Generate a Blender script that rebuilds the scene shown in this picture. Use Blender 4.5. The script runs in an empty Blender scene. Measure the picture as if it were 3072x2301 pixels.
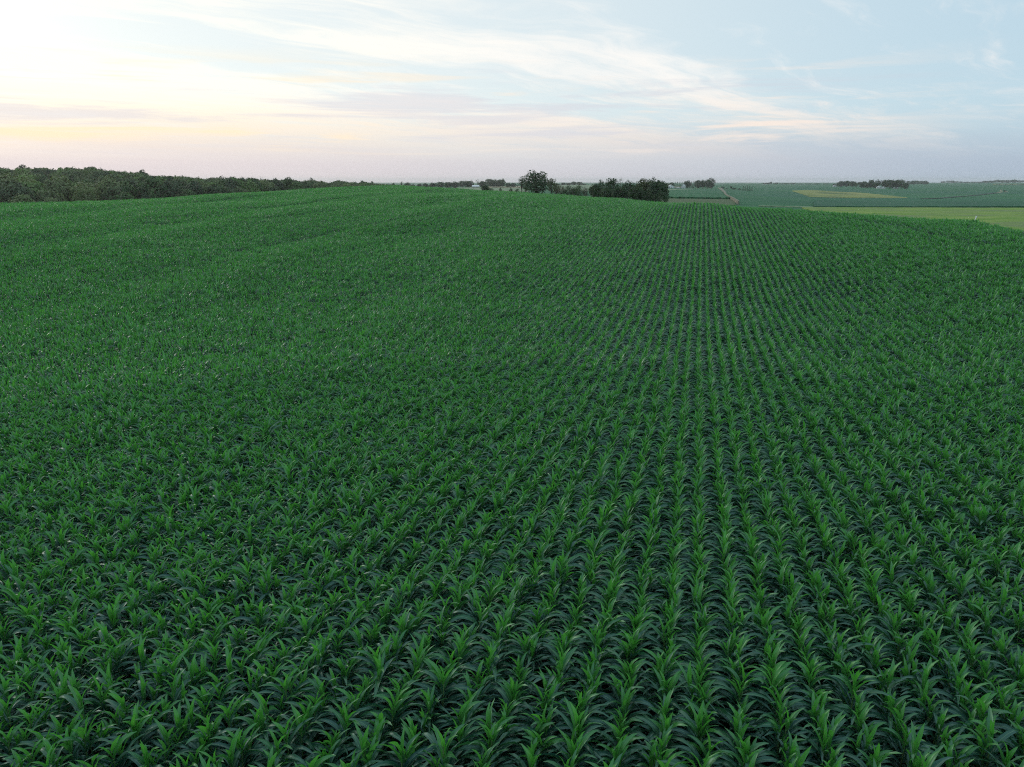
import bpy, math, random
import numpy as np
from mathutils import Matrix, Vector

random.seed(7)
rng = np.random.default_rng(7)
sc = bpy.context.scene
COL = sc.collection
R = math.radians

# ------------------------------------------------------------------ camera
CAM_H = 11.3
F = 2114.0
PITCH = R(16.1)
cd = bpy.data.cameras.new("camera")
cam = bpy.data.objects.new("camera", cd)
COL.objects.link(cam)
cam.location = (0, 0, CAM_H)
cam.rotation_euler = (R(90) - PITCH, 0, 0)
cd.sensor_width = 36.0
cd.lens = 36.0 * F / 3072.0
cd.clip_start = 0.2
cd.clip_end = 40000
sc.camera = cam

# ------------------------------------------------------------------ sun, exposure
SUN_AZ, SUN_EL = R(-48), R(13)
sd = bpy.data.lights.new("sun", 'SUN')
sd.energy = 0.55
sd.angle = R(25)
sd.color = (1.0, 0.93, 0.82)
sun = bpy.data.objects.new("sun", sd)
COL.objects.link(sun)
sdir = Vector((math.sin(SUN_AZ) * math.cos(SUN_EL), math.cos(SUN_AZ) * math.cos(SUN_EL), math.sin(SUN_EL)))
sun.rotation_euler = sdir.to_track_quat('Z', 'Y').to_euler()
sun.location = sdir * 200
sc.view_settings.view_transform = 'Standard'
sc.view_settings.look = 'None'
sc.view_settings.exposure = 0.0
sc.view_settings.gamma = 1.0
sc.view_settings.use_curve_mapping = False
cy = sc.cycles
cy.max_bounces = 7
cy.diffuse_bounces = 2
cy.glossy_bounces = 2
cy.transmission_bounces = 4
cy.volume_bounces = 2
cy.use_denoising = False
cy.filter_width = 1.1


# ------------------------------------------------------------------ node helpers
class NT:
    def __init__(self, tree):
        self.t = tree
        self.n = tree.nodes
        self.l = tree.links

    def new(self, kind, **kw):
        nd = self.n.new(kind)
        for k, v in kw.items():
            setattr(nd, k, v)
        return nd

    def put(self, sock, v):
        if isinstance(v, bpy.types.NodeSocket):
            self.l.new(v, sock)
        elif isinstance(v, (tuple, list)) and len(v) == 3 and sock.type == 'RGBA':
            sock.default_value = (*v, 1)
        else:
            sock.default_value = v

    def math(self, op, a, b=0.0, clamp=False):
        nd = self.new('ShaderNodeMath', operation=op, use_clamp=clamp)
        self.put(nd.inputs[0], a)
        self.put(nd.inputs[1], b)
        return nd.outputs[0]

    def ss(self, v, a, b, lo=0.0, hi=1.0):
        nd = self.new('ShaderNodeMapRange', interpolation_type='SMOOTHSTEP')
        self.put(nd.inputs['Value'], v)
        for k, x in zip(('From Min', 'From Max', 'To Min', 'To Max'), (a, b, lo, hi)):
            self.put(nd.inputs[k], x)
        return nd.outputs['Result']

    def mix(self, f, a, b, blend='MIX'):
        nd = self.new('ShaderNodeMix', data_type='RGBA', blend_type=blend)
        self.put(nd.inputs['Factor'], f)
        self.put(nd.inputs['A'], a) if False else self.put(nd.inputs[6], a)
        self.put(nd.inputs[7], b)
        return nd.outputs[2]

    def noise(self, vec, scale, detail=3.0, rough=0.5, dist=0.0):
        nd = self.new('ShaderNodeTexNoise')
        if vec is not None:
            self.put(nd.inputs['Vector'], vec)
        nd.inputs['Scale'].default_value = scale
        nd.inputs['Detail'].default_value = detail
        nd.inputs['Roughness'].default_value = rough
        nd.inputs['Distortion'].default_value = dist
        return nd.outputs['Fac']

    def xyz(self, x, y, z):
        nd = self.new('ShaderNodeCombineXYZ')
        self.put(nd.inputs[0], x)
        self.put(nd.inputs[1], y)
        self.put(nd.inputs[2], z)
        return nd.outputs[0]


# ------------------------------------------------------------------ world: evening sky with cirrus
world = bpy.data.worlds.new("World")
sc.world = world
world.use_nodes = True
W = NT(world.node_tree)
W.n.clear()
out = W.new('ShaderNodeOutputWorld')
bg = W.new('ShaderNodeBackground')
W.l.new(bg.outputs[0], out.inputs[0])
sky = W.new('ShaderNodeTexSky', sky_type='NISHITA')
sky.sun_disc = False
sky.sun_elevation = SUN_EL
sky.sun_rotation = SUN_AZ
sky.altitude = 300
sky.air_density = 1.0
sky.dust_density = 1.0
sky.ozone_density = 1.5
SKY_STRENGTH = 0.10
tc = W.new('ShaderNodeTexCoord')
sep = W.new('ShaderNodeSeparateXYZ')
W.l.new(tc.outputs['Generated'], sep.inputs[0])
dx, dy, dz = sep.outputs
el = W.math('MAXIMUM', dz, 0.0)
den = W.math('ADD', el, 0.06)
u = W.math('DIVIDE', dx, den)
v = W.math('DIVIDE', dy, den)
t_ = W.math('ADD', W.math('MULTIPLY', u, 0.75), W.math('MULTIPLY', v, 0.66))
s_ = W.math('ADD', W.math('MULTIPLY', u, -0.66), W.math('MULTIPLY', v, 0.75))
# closeness to the sun's side of the sky
dt = W.new('ShaderNodeVectorMath', operation='DOT_PRODUCT')
W.l.new(tc.outputs['Generated'], dt.inputs[0])
dt.inputs[1].default_value = sdir
k = 1.0 / SKY_STRENGTH


def C(r, g, b, m=1.0):
    return tuple(k * m * x for x in (r, g, b))


# clear sky: the Sky Texture, veiled by high thin haze that whitens it towards the sun
dots = dt.outputs['Value']
veil_c = W.mix(W.ss(dots, 0.1, 0.95), C(.60, .79, .91), C(.93, 1.00, 1.00))
clear = W.mix(0.80, sky.outputs[0], veil_c)
# low haze bank over the horizon, lilac grey, bluer away from the sun, pinker towards it
bank_c = W.mix(W.ss(dots, 0.05, 0.72), C(.43, .52, .63), C(.685, .665, .705))
bank_c = W.mix(W.ss(dots, 0.6, 1.0), bank_c, C(.85, .75, .75))
hz = W.noise(W.xyz(W.math('MULTIPLY', t_, 0.12), W.math('MULTIPLY', s_, 0.30), 3.0), 1.0, 4.0, 0.6)
edge = W.math('ADD', el, W.math('MULTIPLY', W.math('SUBTRACT', hz, 0.5), 0.05))
bank = W.ss(edge, 0.004, 0.098, 1.0, 0.0)
col = W.mix(bank, clear, bank_c)
# cirrus fibres drawn out along one wind direction
warp = W.noise(W.xyz(W.math('MULTIPLY', t_, 0.45), W.math('MULTIPLY', s_, 0.6), 7.0), 1.0, 3.0, 0.55)
s2 = W.math('ADD', s_, W.math('MULTIPLY', W.math('SUBTRACT', warp, 0.5), 1.5))
fib = W.noise(W.xyz(W.math('MULTIPLY', t_, 0.9), W.math('MULTIPLY', s2, 4.2), 0.0), 1.0, 9.0, 0.68, 0.25)
med = W.noise(W.xyz(W.math('MULTIPLY', t_, 0.42), W.math('MULTIPLY', s2, 1.7), 5.0), 1.0, 5.0, 0.6, 0.2)
puff = W.noise(W.xyz(W.math('MULTIPLY', t_, 0.9), W.math('MULTIPLY', s_, 1.1), 11.0), 1.0, 6.0, 0.62)
m1 = W.math('MULTIPLY', W.ss(s2, 2.6, 3.3), W.ss(s2, 3.6, 4.2, 1.0, 0.2))
m2 = W.ss(s2, 4.5, 5.6)
mask = W.math('MAXIMUM', m1, W.math('MULTIPLY', m2, 1.45))
dens = W.math('ADD', W.math('MULTIPLY', fib, 0.72), W.math('MULTIPLY', med, 0.85))
dens = W.math('ADD', dens, W.math('MULTIPLY', puff, 0.55))
dens = W.math('ADD', dens, W.math('MULTIPLY', mask, 0.25))
cir = W.ss(dens, 1.06, 1.50)
cir = W.math('MULTIPLY', cir, W.ss(el, 0.015, 0.09))
cloud_c = W.mix(W.ss(el, 0.04, 0.14), C(1.03, .86, .73), C(1.04, 1.00, .95))
cloud_c = W.mix(W.ss(dots, 0.1, 0.55), W.mix(0.5, cloud_c, C(.78, .80, .84)), cloud_c)
cloud_c = W.mix(W.ss(dots, 0.6, 1.0), cloud_c, W.mix(W.ss(el, 0.04, 0.12), C(1.08, .86, .60), C(1.22, 1.14, .98)))
col = W.mix(W.math('MULTIPLY', cir, 0.82), col, cloud_c)
# flat bands low in the sky: cream where the light catches them, grey beneath
hb = W.noise(W.xyz(W.math('MULTIPLY', dx, 2.6), W.math('MULTIPLY', dy, 2.6), W.math('MULTIPLY', el, 46.0)), 1.0, 6.0, 0.6, 0.4)
zone = W.math('MULTIPLY', W.ss(el, 0.022, 0.055), W.ss(el, 0.095, 0.165, 1.0, 0.0))
zone = W.math('MULTIPLY', zone, W.ss(dots, 0.15, 0.42))
cream = W.mix(W.ss(dots, 0.55, 0.95), C(1.0, .86, .76), C(1.14, .92, .62))
col = W.mix(W.math('MULTIPLY', W.math('MULTIPLY', W.ss(hb, 0.50, 0.64), zone), 0.85), col, cream)
col = W.mix(W.math('MULTIPLY', W.math('MULTIPLY', W.ss(hb, 0.34, 0.47, 1.0, 0.0), zone), 0.62), col, W.mix(0.45, bank_c, C(.76, .80, .88)))
W.l.new(col, bg.inputs['Color'])
bg.inputs['Strength'].default_value = SKY_STRENGTH

# ------------------------------------------------------------------ view geometry used to set out the place
cP, sP = math.cos(PITCH), math.sin(PITCH)


def ray(px, py):
    xc = (px - 1536) / F
    yc = (1150.5 - py) / F
    return xc, cP + yc * sP, -sP + yc * cP


def tdep(px, py):
    """fall of the sight line per metre of horizontal distance"""
    x, y, z = ray(px, py)
    return -z / math.hypot(x, y)


def az_of(px, py=545):
    x, y, z = ray(px, py)
    return math.atan2(x, y)


def px_of_az(az):
    return 1536 + F * np.tan(az) / cP


def zat(px, py, r):
    return CAM_H - r * tdep(px, py)


def project(x, y, z):
    fy = y * cP - (z - CAM_H) * sP
    uy = y * sP + (z - CAM_H) * cP
    return 1536 + F * x / fy, 1150.5 - F * uy / fy, fy


# ------------------------------------------------------------------ terrain
CH = 1.42                                     # height of the corn canopy


def P(px, r, py, crop=0.0):
    return (r, zat(px, py, r) - crop)


COLS = {
    -900: [(14, 0), (35, -1.4), (55, -2.3), (78, -2.1), (105, -0.5), (135, 1.4), (190, 4.0), (215, 4.4), (250, 1), (290, -3), (400, -1), (600, 6), (900, 6), (2000, 2), (13000, -20)],
    0: [(14, 0), (35, -1.4), (55, -2.3), (78, -2.1), (105, -0.5), (135, 1.6), (180, 4.3), P(0, 200, 612, CH), (225, 4.0), (290, -4), (330, -4), (430, 0), (600, 5.5), (900, 6), (2000, 0), (13000, -20)],
    300: [(14, 0), (35, -1.4), (55, -2.3), (78, -2.1), (105, -0.5), (140, 1.6), (190, 4.2), P(300, 215, 600, CH), (240, 4), (300, -3), (360, -3), (450, 0), (600, 5.5), (900, 6), (2000, 0), (13000, -20)],
    620: [(14, 0), (35, -1.4), (55, -2.3), (78, -2.1), (105, -0.5), (145, 1.8), (200, 4.6), P(620, 245, 585, CH), (275, 5), (340, -2), (450, -2), (700, 1), (900, 0), (2000, -2), (13000, -20)],
    1000: [(14, 0), (35, -1.4), (55, -2.3), (78, -2.1), (105, -0.5), (150, 2.0), (200, 4.6), P(1000, 290, 560, CH), (330, 6), (400, 0), (500, -3), (900, -3), (2000, -3), (13000, -20)],
    1200: [(14, 0), (35, -1.4), (55, -2.3), (78, -2.1), (105, -0.5), (150, 2.0), (200, 4.7), P(1200, 320, 554.5, CH), (360, 7), (480, 1), (700, -2), (1000, -2), (2000, -4), (13000, -20)],
    1400: [(14, 0), (35, -1.4), (55, -2.3), (78, -2.1), (105, -0.5), (150, 2.0), (200, 4.6), P(1400, 300, 567, CH), (340, 5.2), (500, 3), P(1400, 700, 568.5), P(1400, 1000, 562), (1500, -1), (2500, -3), (13000, -20)],
    1550: [(14, 0), (35, -1.4), (55, -2.3), (78, -2.1), (105, -0.5), (150, 2.2), (190, 4.4), P(1550, 270, 575, CH), (310, 5), (420, 2), P(1550, 700, 571), P(1550, 1000, 563.5), P(1550, 1500, 558), P(1550, 2500, 552), (13000, -20)],
    1800: [(14, 0), (35, -1.4), (55, -2.3), (78, -2.1), (105, -0.5), (150, 2.4), P(1800, 220, 591.5, CH), (260, 4), (400, 1), P(1800, 700, 574), P(1800, 1000, 565), P(1800, 1500, 556), P(1800, 2500, 553), (13000, -20)],
    2080: [(14, 0), (35, -1.4), (55, -2.3), (78, -2.1), (105, -0.5), (140, 2.3), P(2080, 178, 604, CH), (215, 3.4), (270, 1.4), P(2080, 350, 604), P(2080, 420, 597), P(2080, 600, 585), P(2080, 900, 571), P(2080, 1150, 564), P(2080, 1300, 561), P(2080, 2500, 553), (13000, -20)],
    2300: [(14, 0), (35, -1.3), (55, -2.1), (76, -1.8), (100, -.1), (132, 2.3), P(2300, 162, 619, CH), (195, 2.6), (250, .5), P(2300, 330, 616), P(2300, 500, 600), P(2300, 800, 582), P(2300, 1200, 568), P(2300, 2000, 558), P(2300, 3500, 551), (13000, -20)],
    2600: [(14, 0), (35, -1.2), (55, -1.9), (74, -1.5), (95, .2), (122, 2.2), P(2600, 148, 643, CH), (175, 2.2), (215, .6), P(2600, 270, 641), P(2600, 385, 626), P(2600, 600, 603), P(2600, 900, 586), P(2600, 1250, 564), P(2600, 1600, 561), P(2600, 2500, 555), P(2600, 4500, 549), (13000, -20)],
    2900: [(14, 0), (35, -1.1), (53, -1.6), (70, -1.1), (90, .6), (112, 2.4), P(2900, 135, 653, CH), (155, 2.6), (190, .4), P(2900, 260, 651), P(2900, 392, 626), P(2900, 600, 604), P(2900, 900, 588), P(2900, 1500, 567), P(2900, 2500, 554), P(2900, 4500, 548), (13000, -20)],
    3072: [(14, 0), (35, -1.0), (50, -1.3), (65, -.8), (80, .6), (98, 2.2), P(3072, 113, 687, CH), P(3072, 150, 683), P(3072, 200, 669), P(3072, 260, 652), P(3072, 392, 626), P(3072, 600, 604), P(3072, 900, 588), P(3072, 1500, 567), P(3072, 2500, 554), P(3072, 4500, 547), (13000, -20)],
    3900: [(14, 0), (35, -.8), (50, -1.0), (75, .6), (98, 2.2), (140, 1.2), (200, 0), (392, -1), (900, -2), (2500, -3), (13000, -20)],
}
LR0, LR1, NR = math.log(3.0), math.log(13500.0), 420
lr = np.linspace(LR0, LR1, NR)
AZS = np.radians(np.arange(-180, 180.01, 0.5))
cpx = sorted(COLS)
prof = []
for c in cpx:
    a = np.array(COLS[c], float)
    prof.append(np.interp(lr, np.log(a[:, 0]), a[:, 1], left=0.0))
caz = [az_of(c) for c in cpx]
back = np.interp(lr, np.log([50, 150, 400, 13000]), [0, 0.8, 0, -20], left=0.0)
xs = [-math.pi, -R(110), -R(65)] + caz + [R(65), R(110), math.pi]
ps = np.array([back, back, prof[0]] + prof + [prof[-1], back, back])
ZG = np.empty((len(AZS), NR))
for j in range(NR):
    ZG[:, j] = np.interp(AZS, xs, ps[:, j])


def blur(a, sig, axis):
    n = int(sig * 3) + 1
    kx = np.exp(-0.5 * (np.arange(-n, n + 1) / sig) ** 2)
    kx /= kx.sum()
    pad = [(0, 0), (0, 0)]
    pad[axis] = (n, n)
    b = np.pad(a, pad, mode='edge')
    o = np.zeros_like(a)
    for i, w in enumerate(kx):
        sl = [slice(None), slice(None)]
        sl[axis] = slice(i, i + a.shape[axis])
        o += w * b[tuple(sl)]
    return o


ZG = blur(blur(ZG, 2.0, 1), 2.4, 0)
_w = [(rng.uniform(0, 6.28), rng.uniform(0, 6.28), 2 * math.pi / L, A) for L, A in ((95, .24), (61, .15), (43, .08), (29, .04))]


BAND = (0.2834, 0.9590)          # run of the shallow terraces across the left of the field


def bands(x, y):
    q = x * BAND[0] + y * BAND[1]
    p = -x * BAND[1] + y * BAND[0]
    return np.sin(2 * math.pi * p / 27 + 1.1 * np.sin(q / 31) + .6) + .7 * np.sin(2 * math.pi * p / 15.3 + 1.6 * np.sin(q / 47 + 1) + 2)


def zt(x, y):
    x = np.asarray(x, float)
    y = np.asarray(y, float)
    r = np.maximum(np.hypot(x, y), 3.01)
    a = (np.arctan2(x, y) + math.pi) / (2 * math.pi) * (len(AZS) - 1)
    q = np.clip((np.log(r) - LR0) / (LR1 - LR0) * (NR - 1), 0, NR - 1.001)
    i = np.clip(a.astype(int), 0, len(AZS) - 2)
    j = q.astype(int)
    fa, fq = a - i, q - j
    z = (ZG[i, j] * (1 - fa) * (1 - fq) + ZG[i + 1, j] * fa * (1 - fq) + ZG[i, j + 1] * (1 - fa) * fq + ZG[i + 1, j + 1] * fa * fq)
    und = 0
    for ph, th, kk, A in _w:
        und = und + A * np.sin(kk * (x * math.cos(th) + y * math.sin(th)) + ph)
    und = und + .10 * bands(x, y) * np.clip((30 - x) / 40, 0.15, 1)
    und = und * np.clip((45 - x) / 55, 0.25, 1)
    return z + und * np.clip((r - 35) / 70, 0, 1) * np.clip(1.8 - r / 250, 0.12, 1)


EDGE = np.array([(-1200, 232), (0, 216), (300, 232), (620, 264), (1000, 312), (1200, 342), (1400, 322), (1550, 290), (1800, 238), (2080, 196),
                 (2300, 178), (2600, 162), (2900, 146), (3072, 121), (3400, 108), (3900, 100), (9000, 95)], float)


def r_edge(az):
    az = np.clip(az, -1.3, 1.3)
    return np.interp(px_of_az(az), EDGE[:, 0], EDGE[:, 1])


def at(px, r, py=555):
    a = az_of(px, py)
    return r * math.sin(a), r * math.cos(a)


def hit(px, py, rmin=None):
    """point where the sight line through a pixel of the photograph meets the terrain beyond rmin"""
    a = az_of(px, py)
    t = tdep(px, py)
    if rmin is None:
        rmin = float(r_edge(a)) + 6
    rr = np.exp(np.linspace(math.log(rmin), math.log(9000), 900))
    zz = zt(rr * math.sin(a), rr * math.cos(a))
    below = np.nonzero(CAM_H - rr * t < zz)[0]
    r = rr[below[0]] if len(below) else 6000.0
    return r * math.sin(a), r * math.cos(a)


# ------------------------------------------------------------------ mesh helpers
def mesh_from(name, verts, faces, mats, uvs=None, attrs=None, matidx=None, smooth=False):
    me = bpy.data.meshes.new(name)
    me.from_pydata([tuple(p) for p in verts], [], [tuple(f) for f in faces])
    for m in (mats if isinstance(mats, (list, tuple)) else [mats]):
        me.materials.append(m)
    if matidx is not None:
        me.polygons.foreach_set('material_index', np.asarray(matidx, np.int32))
    if uvs is not None:
        lay = me.uv_layers.new(name='UVMap')
        li = np.empty(len(me.loops), np.int32)
        me.loops.foreach_get('vertex_index', li)
        lay.data.foreach_set('uv', np.asarray(uvs, np.float32)[li].ravel())
    for an, av in (attrs or {}).items():
        a = me.attributes.new(an, 'FLOAT', 'POINT')
        a.data.foreach_set('value', np.asarray(av, np.float32))
    if smooth:
        me.polygons.foreach_set('use_smooth', np.ones(len(me.polygons), bool))
    me.update()
    return me


def obj(name, me, parent=None, loc=(0, 0, 0), link=True):
    o = bpy.data.objects.new(name, me)
    if link:
        COL.objects.link(o)
    o.location = loc
    if parent is not None:
        o.parent = parent
    return o


def tag(o, label=None, cat=None, group=None, kind=None):
    if label:
        o['label'] = label
    if cat:
        o['category'] = cat
    if group:
        o['group'] = group
    if kind:
        o['kind'] = kind
    return o


def children(o):
    return [c for c in ALLCH.get(o.name, [])]


ALLCH = {}


def adopt(c, p):
    c.parent = p
    ALLCH.setdefault(p.name, []).append(c)
    return c


class MB:
    def __init__(self):
        self.v, self.f, self.m = [], [], []

    def box(self, x0, x1, y0, y1, z0, z1, m=0):
        b = len(self.v)
        self.v += [(x0, y0, z0), (x1, y0, z0), (x1, y1, z0), (x0, y1, z0), (x0, y0, z1), (x1, y0, z1), (x1, y1, z1), (x0, y1, z1)]
        for q in ((3, 2, 1, 0), (4, 5, 6, 7), (0, 1, 5, 4), (1, 2, 6, 5), (2, 3, 7, 6), (3, 0, 4, 7)):
            self.f.append([b + i for i in q])
            self.m.append(m)

    def poly(self, pts, m=0):
        b = len(self.v)
        self.v += [tuple(p) for p in pts]
        self.f.append(list(range(b, b + len(pts))))
        self.m.append(m)

    def tube(self, pts, rad, n=6, m=0):
        rings = []
        for i, p in enumerate(pts):
            p = Vector(p)
            d = Vector(pts[min(i + 1, len(pts) - 1)]) - Vector(pts[max(i - 1, 0)])
            q = d.to_track_quat('Z', 'Y')
            b = len(self.v)
            for j in range(n):
                a = 2 * math.pi * j / n
                self.v.append(tuple(p + q @ Vector((math.cos(a) * rad[i], math.sin(a) * rad[i], 0))))
            rings.append(b)
        for a, b in zip(rings, rings[1:]):
            for j in range(n):
                self.f.append([a + j, a + (j + 1) % n, b + (j + 1) % n, b + j])
                self.m.append(m)
        self.f.append([rings[-1] + j for j in range(n)])
        self.m.append(m)
        self.f.append([rings[0] + j for j in reversed(range(n))])
        self.m.append(m)

    def mesh(self, name, mats, smooth=False):
        return mesh_from(name, self.v, self.f, mats, matidx=self.m, smooth=smooth)


# ------------------------------------------------------------------ materials
def new_mat(name):
    m = bpy.data.materials.new(name)
    m.use_nodes = True
    t = NT(m.node_tree)
    t.n.clear()
    o = t.new('ShaderNodeOutputMaterial')
    return m, t, o


def principled(t, col, rough=0.8, spec=0.3, normal=None):
    p = t.new('ShaderNodeBsdfPrincipled')
    t.put(p.inputs['Base Color'], col)
    t.put(p.inputs['Roughness'], rough)
    t.put(p.inputs['Specular IOR Level'], spec)
    if normal is not None:
        t.put(p.inputs['Normal'], normal)
    return p.outputs[0]


def bump(t, h, strength, dist):
    b = t.new('ShaderNodeBump')
    t.put(b.inputs['Strength'], strength)
    t.put(b.inputs['Distance'], dist)
    t.put(b.inputs['Height'], h)
    return b.outputs[0]


def geo_pos(t):
    return t.new('ShaderNodeNewGeometry').outputs['Position']


def flat_mat(name, c1, c2, scale, rough=0.85, spec=0.2, bump_s=0.0, bump_scale=1.0, stretch=None, c3=None, s3=0.01):
    m, t, o = new_mat(name)
    pos = geo_pos(t)
    vec = pos
    if stretch:
        mp = t.new('ShaderNodeMapping')
        t.put(mp.inputs['Vector'], pos)
        mp.inputs['Scale'].default_value = stretch
        vec = mp.outputs[0]
    n = t.noise(vec, scale, 7.0, 0.68)
    c = t.mix(t.ss(n, 0.35, 0.65), c1, c2)
    if c3:
        c = t.mix(t.ss(t.noise(pos, s3, 3.0, 0.5), 0.45, 0.62), c, c3)
    nrm = bump(t, t.noise(pos, bump_scale, 4.0, 0.7), 1.0, bump_s) if bump_s else None
    t.l.new(principled(t, c, rough, spec, nrm), o.inputs[0])
    return m


def make_leaf_mat():
    m, t, o = new_mat('corn_leaf')
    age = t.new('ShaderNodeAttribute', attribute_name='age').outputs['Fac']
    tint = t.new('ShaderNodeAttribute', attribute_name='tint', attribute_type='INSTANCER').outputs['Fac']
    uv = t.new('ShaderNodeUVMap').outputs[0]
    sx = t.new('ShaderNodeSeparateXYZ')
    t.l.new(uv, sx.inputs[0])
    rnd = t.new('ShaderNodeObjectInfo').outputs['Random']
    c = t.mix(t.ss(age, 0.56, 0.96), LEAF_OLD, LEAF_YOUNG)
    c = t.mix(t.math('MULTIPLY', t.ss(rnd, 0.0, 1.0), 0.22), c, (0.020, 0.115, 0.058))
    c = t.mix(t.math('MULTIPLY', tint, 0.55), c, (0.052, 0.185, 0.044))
    # veins along the blade and the pale midrib
    vn = t.noise(t.xyz(t.math('MULTIPLY', sx.outputs[0], 26.0), t.math('MULTIPLY', sx.outputs[1], 1.2), rnd), 1.0, 2.0, 0.6)
    c = t.mix(t.ss(vn, 0.35, 0.7, 0.0, 0.35), c, (0.042, 0.140, 0.092))
    rib = t.ss(t.math('ABSOLUTE', t.math('SUBTRACT', sx.outputs[0], 0.5)), 0.02, 0.075, 0.75, 0.0)
    c = t.mix(rib, c, (0.17, 0.29, 0.14))
    # dry brown tips here and there
    tip = t.math('MULTIPLY', t.ss(sx.outputs[1], 0.93, 1.0), t.ss(rnd, 0.6, 0.9))
    c = t.mix(t.math('MULTIPLY', tip, 0.6), c, (0.20, 0.15, 0.07))
    p = principled(t, c, 0.34, 1.0)
    t.put(p.node.inputs['Specular Tint'], (0.66, 1.0, 0.94))
    tr = t.new('ShaderNodeBsdfTranslucent')
    t.put(tr.inputs[0], t.mix(1.0, c, (1.15, 1.5, 0.75), 'MULTIPLY'))
    mx = t.new('ShaderNodeMixShader')
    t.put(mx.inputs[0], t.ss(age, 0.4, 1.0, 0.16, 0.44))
    t.l.new(p, mx.inputs[1])
    t.l.new(tr.outputs[0], mx.inputs[2])
    t.l.new(mx.outputs[0], o.inputs[0])
    return m


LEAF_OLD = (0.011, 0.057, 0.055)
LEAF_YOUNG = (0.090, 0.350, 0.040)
M_LEAF = make_leaf_mat()
M_STALK = flat_mat('corn_stalk', (0.07, 0.15, 0.04), (0.10, 0.17, 0.06), 9.0, 0.5, 0.4)
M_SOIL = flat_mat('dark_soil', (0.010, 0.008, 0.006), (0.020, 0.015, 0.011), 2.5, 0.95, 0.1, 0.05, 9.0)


def make_tree_leaf(name, a, b, c):
    m, t, o = new_mat(name)
    sh = t.new('ShaderNodeAttribute', attribute_name='shade').outputs['Fac']
    rnd = t.new('ShaderNodeObjectInfo').outputs['Random']
    col = t.mix(sh, a, b)
    col = t.mix(t.math('MULTIPLY', rnd, 0.6), col, c)
    p = principled(t, col, 0.6, 0.3)
    tr = t.new('ShaderNodeBsdfTranslucent')
    t.put(tr.inputs[0], t.mix(1.0, col, (1.2, 1.3, 0.7), 'MULTIPLY'))
    mx = t.new('ShaderNodeMixShader')
    mx.inputs[0].default_value = 0.22
    t.l.new(p, mx.inputs[1])
    t.l.new(tr.outputs[0], mx.inputs[2])
    t.l.new(mx.outputs[0], o.inputs[0])
    return m


def make_wood_leaf(name, a, b, c):
    m = make_tree_leaf(name, a, b, c)
    t = NT(m.node_tree)
    tint = t.new('ShaderNodeAttribute', attribute_name='tint', attribute_type='INSTANCER').outputs['Fac']
    for nd in m.node_tree.nodes:
        if nd.type == 'MIX' and nd.blend_type == 'MIX' and nd.inputs[0].is_linked and nd.inputs[0].links[0].from_node.type == 'MATH':
            t.put(nd.inputs[0], tint)
    return m


M_T = {
    'dark': make_tree_leaf('dark_foliage', (0.022, 0.054, 0.024), (0.060, 0.108, 0.036), (0.036, 0.078, 0.032)),
    'green': make_tree_leaf('green_foliage', (0.028, 0.062, 0.022), (0.060, 0.110, 0.030), (0.040, 0.085, 0.030)),
    'olive': make_tree_leaf('olive_foliage', (0.050, 0.070, 0.024), (0.090, 0.110, 0.040), (0.060, 0.085, 0.030)),
    'wood_a': make_wood_leaf('wood_foliage', (0.034, 0.066, 0.038), (0.085, 0.130, 0.058), (0.170, 0.220, 0.090)),
    'wood_b': make_wood_leaf('wood_foliage_green', (0.040, 0.086, 0.036), (0.095, 0.165, 0.056), (0.160, 0.260, 0.075)),
    'rust': make_tree_leaf('rusty_foliage', (0.040, 0.040, 0.020), (0.085, 0.055, 0.035), (0.040, 0.065, 0.025)),
    'cedar': make_tree_leaf('cedar_foliage', (0.014, 0.035, 0.018), (0.028, 0.055, 0.028), (0.020, 0.045, 0.025)),
}
M_BARK = flat_mat('bark', (0.08, 0.065, 0.05), (0.15, 0.13, 0.11), 3.0, 0.9, 0.1)
M_CROP = flat_mat('crop_green', (0.020, 0.105, 0.044), (0.040, 0.165, 0.062), 0.035, 0.75, 0.12, 0.5, 0.6, stretch=(.25, 1, 1), c3=(0.026, 0.118, 0.060), s3=0.005)
M_CROP2 = flat_mat('crop_dark', (0.025, 0.100, 0.052), (0.035, 0.125, 0.060), 0.05, 0.75, 0.12, 0.5, 0.8, stretch=(1, .2, 1))
M_MEADOW = flat_mat('meadow_grass', (0.150, 0.285, 0.048), (0.285, 0.370, 0.100), 0.13, 0.9, 0.1, 0.5, 1.6, stretch=(.4, 1, 1), c3=(0.200, 0.265, 0.110), s3=0.035)
M_YELLOW = flat_mat('yellow_grass', (0.220, 0.270, 0.060), (0.290, 0.280, 0.110), 0.04, 0.9, 0.15, 0.2, 0.8, stretch=(.3, 1, 1), c3=(0.11, 0.16, 0.06), s3=0.02)
M_BROWN = flat_mat('dry_strip', (0.085, 0.130, 0.060), (0.120, 0.145, 0.075), 0.05, 0.9, 0.15, 0.2, 0.8, stretch=(.3, 1, 1))
M_PALE = flat_mat('pale_field', (0.165, 0.230, 0.130), (0.220, 0.265, 0.165), 0.03, 0.9, 0.15, stretch=(.3, 1, 1))
M_TAN = flat_mat('tan_field', (0.30, 0.28, 0.18), (0.36, 0.31, 0.22), 0.03, 0.9, 0.15, stretch=(.3, 1, 1))
M_GRAVEL = flat_mat('pale_gravel', (0.19, 0.19, 0.14), (0.28, 0.27, 0.21), 1.2, 0.95, 0.1)
M_WHITE = flat_mat('white_paint', (0.72, 0.73, 0.73), (0.80, 0.80, 0.79), 0.8, 0.5, 0.4)
M_METAL = flat_mat('pale_metal_roof', (0.62, 0.64, 0.66), (0.74, 0.75, 0.76), 0.7, 0.4, 0.5)
M_GREYROOF = flat_mat('grey_shingles', (0.16, 0.16, 0.17), (0.24, 0.24, 0.25), 1.0, 0.8, 0.2)
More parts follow.
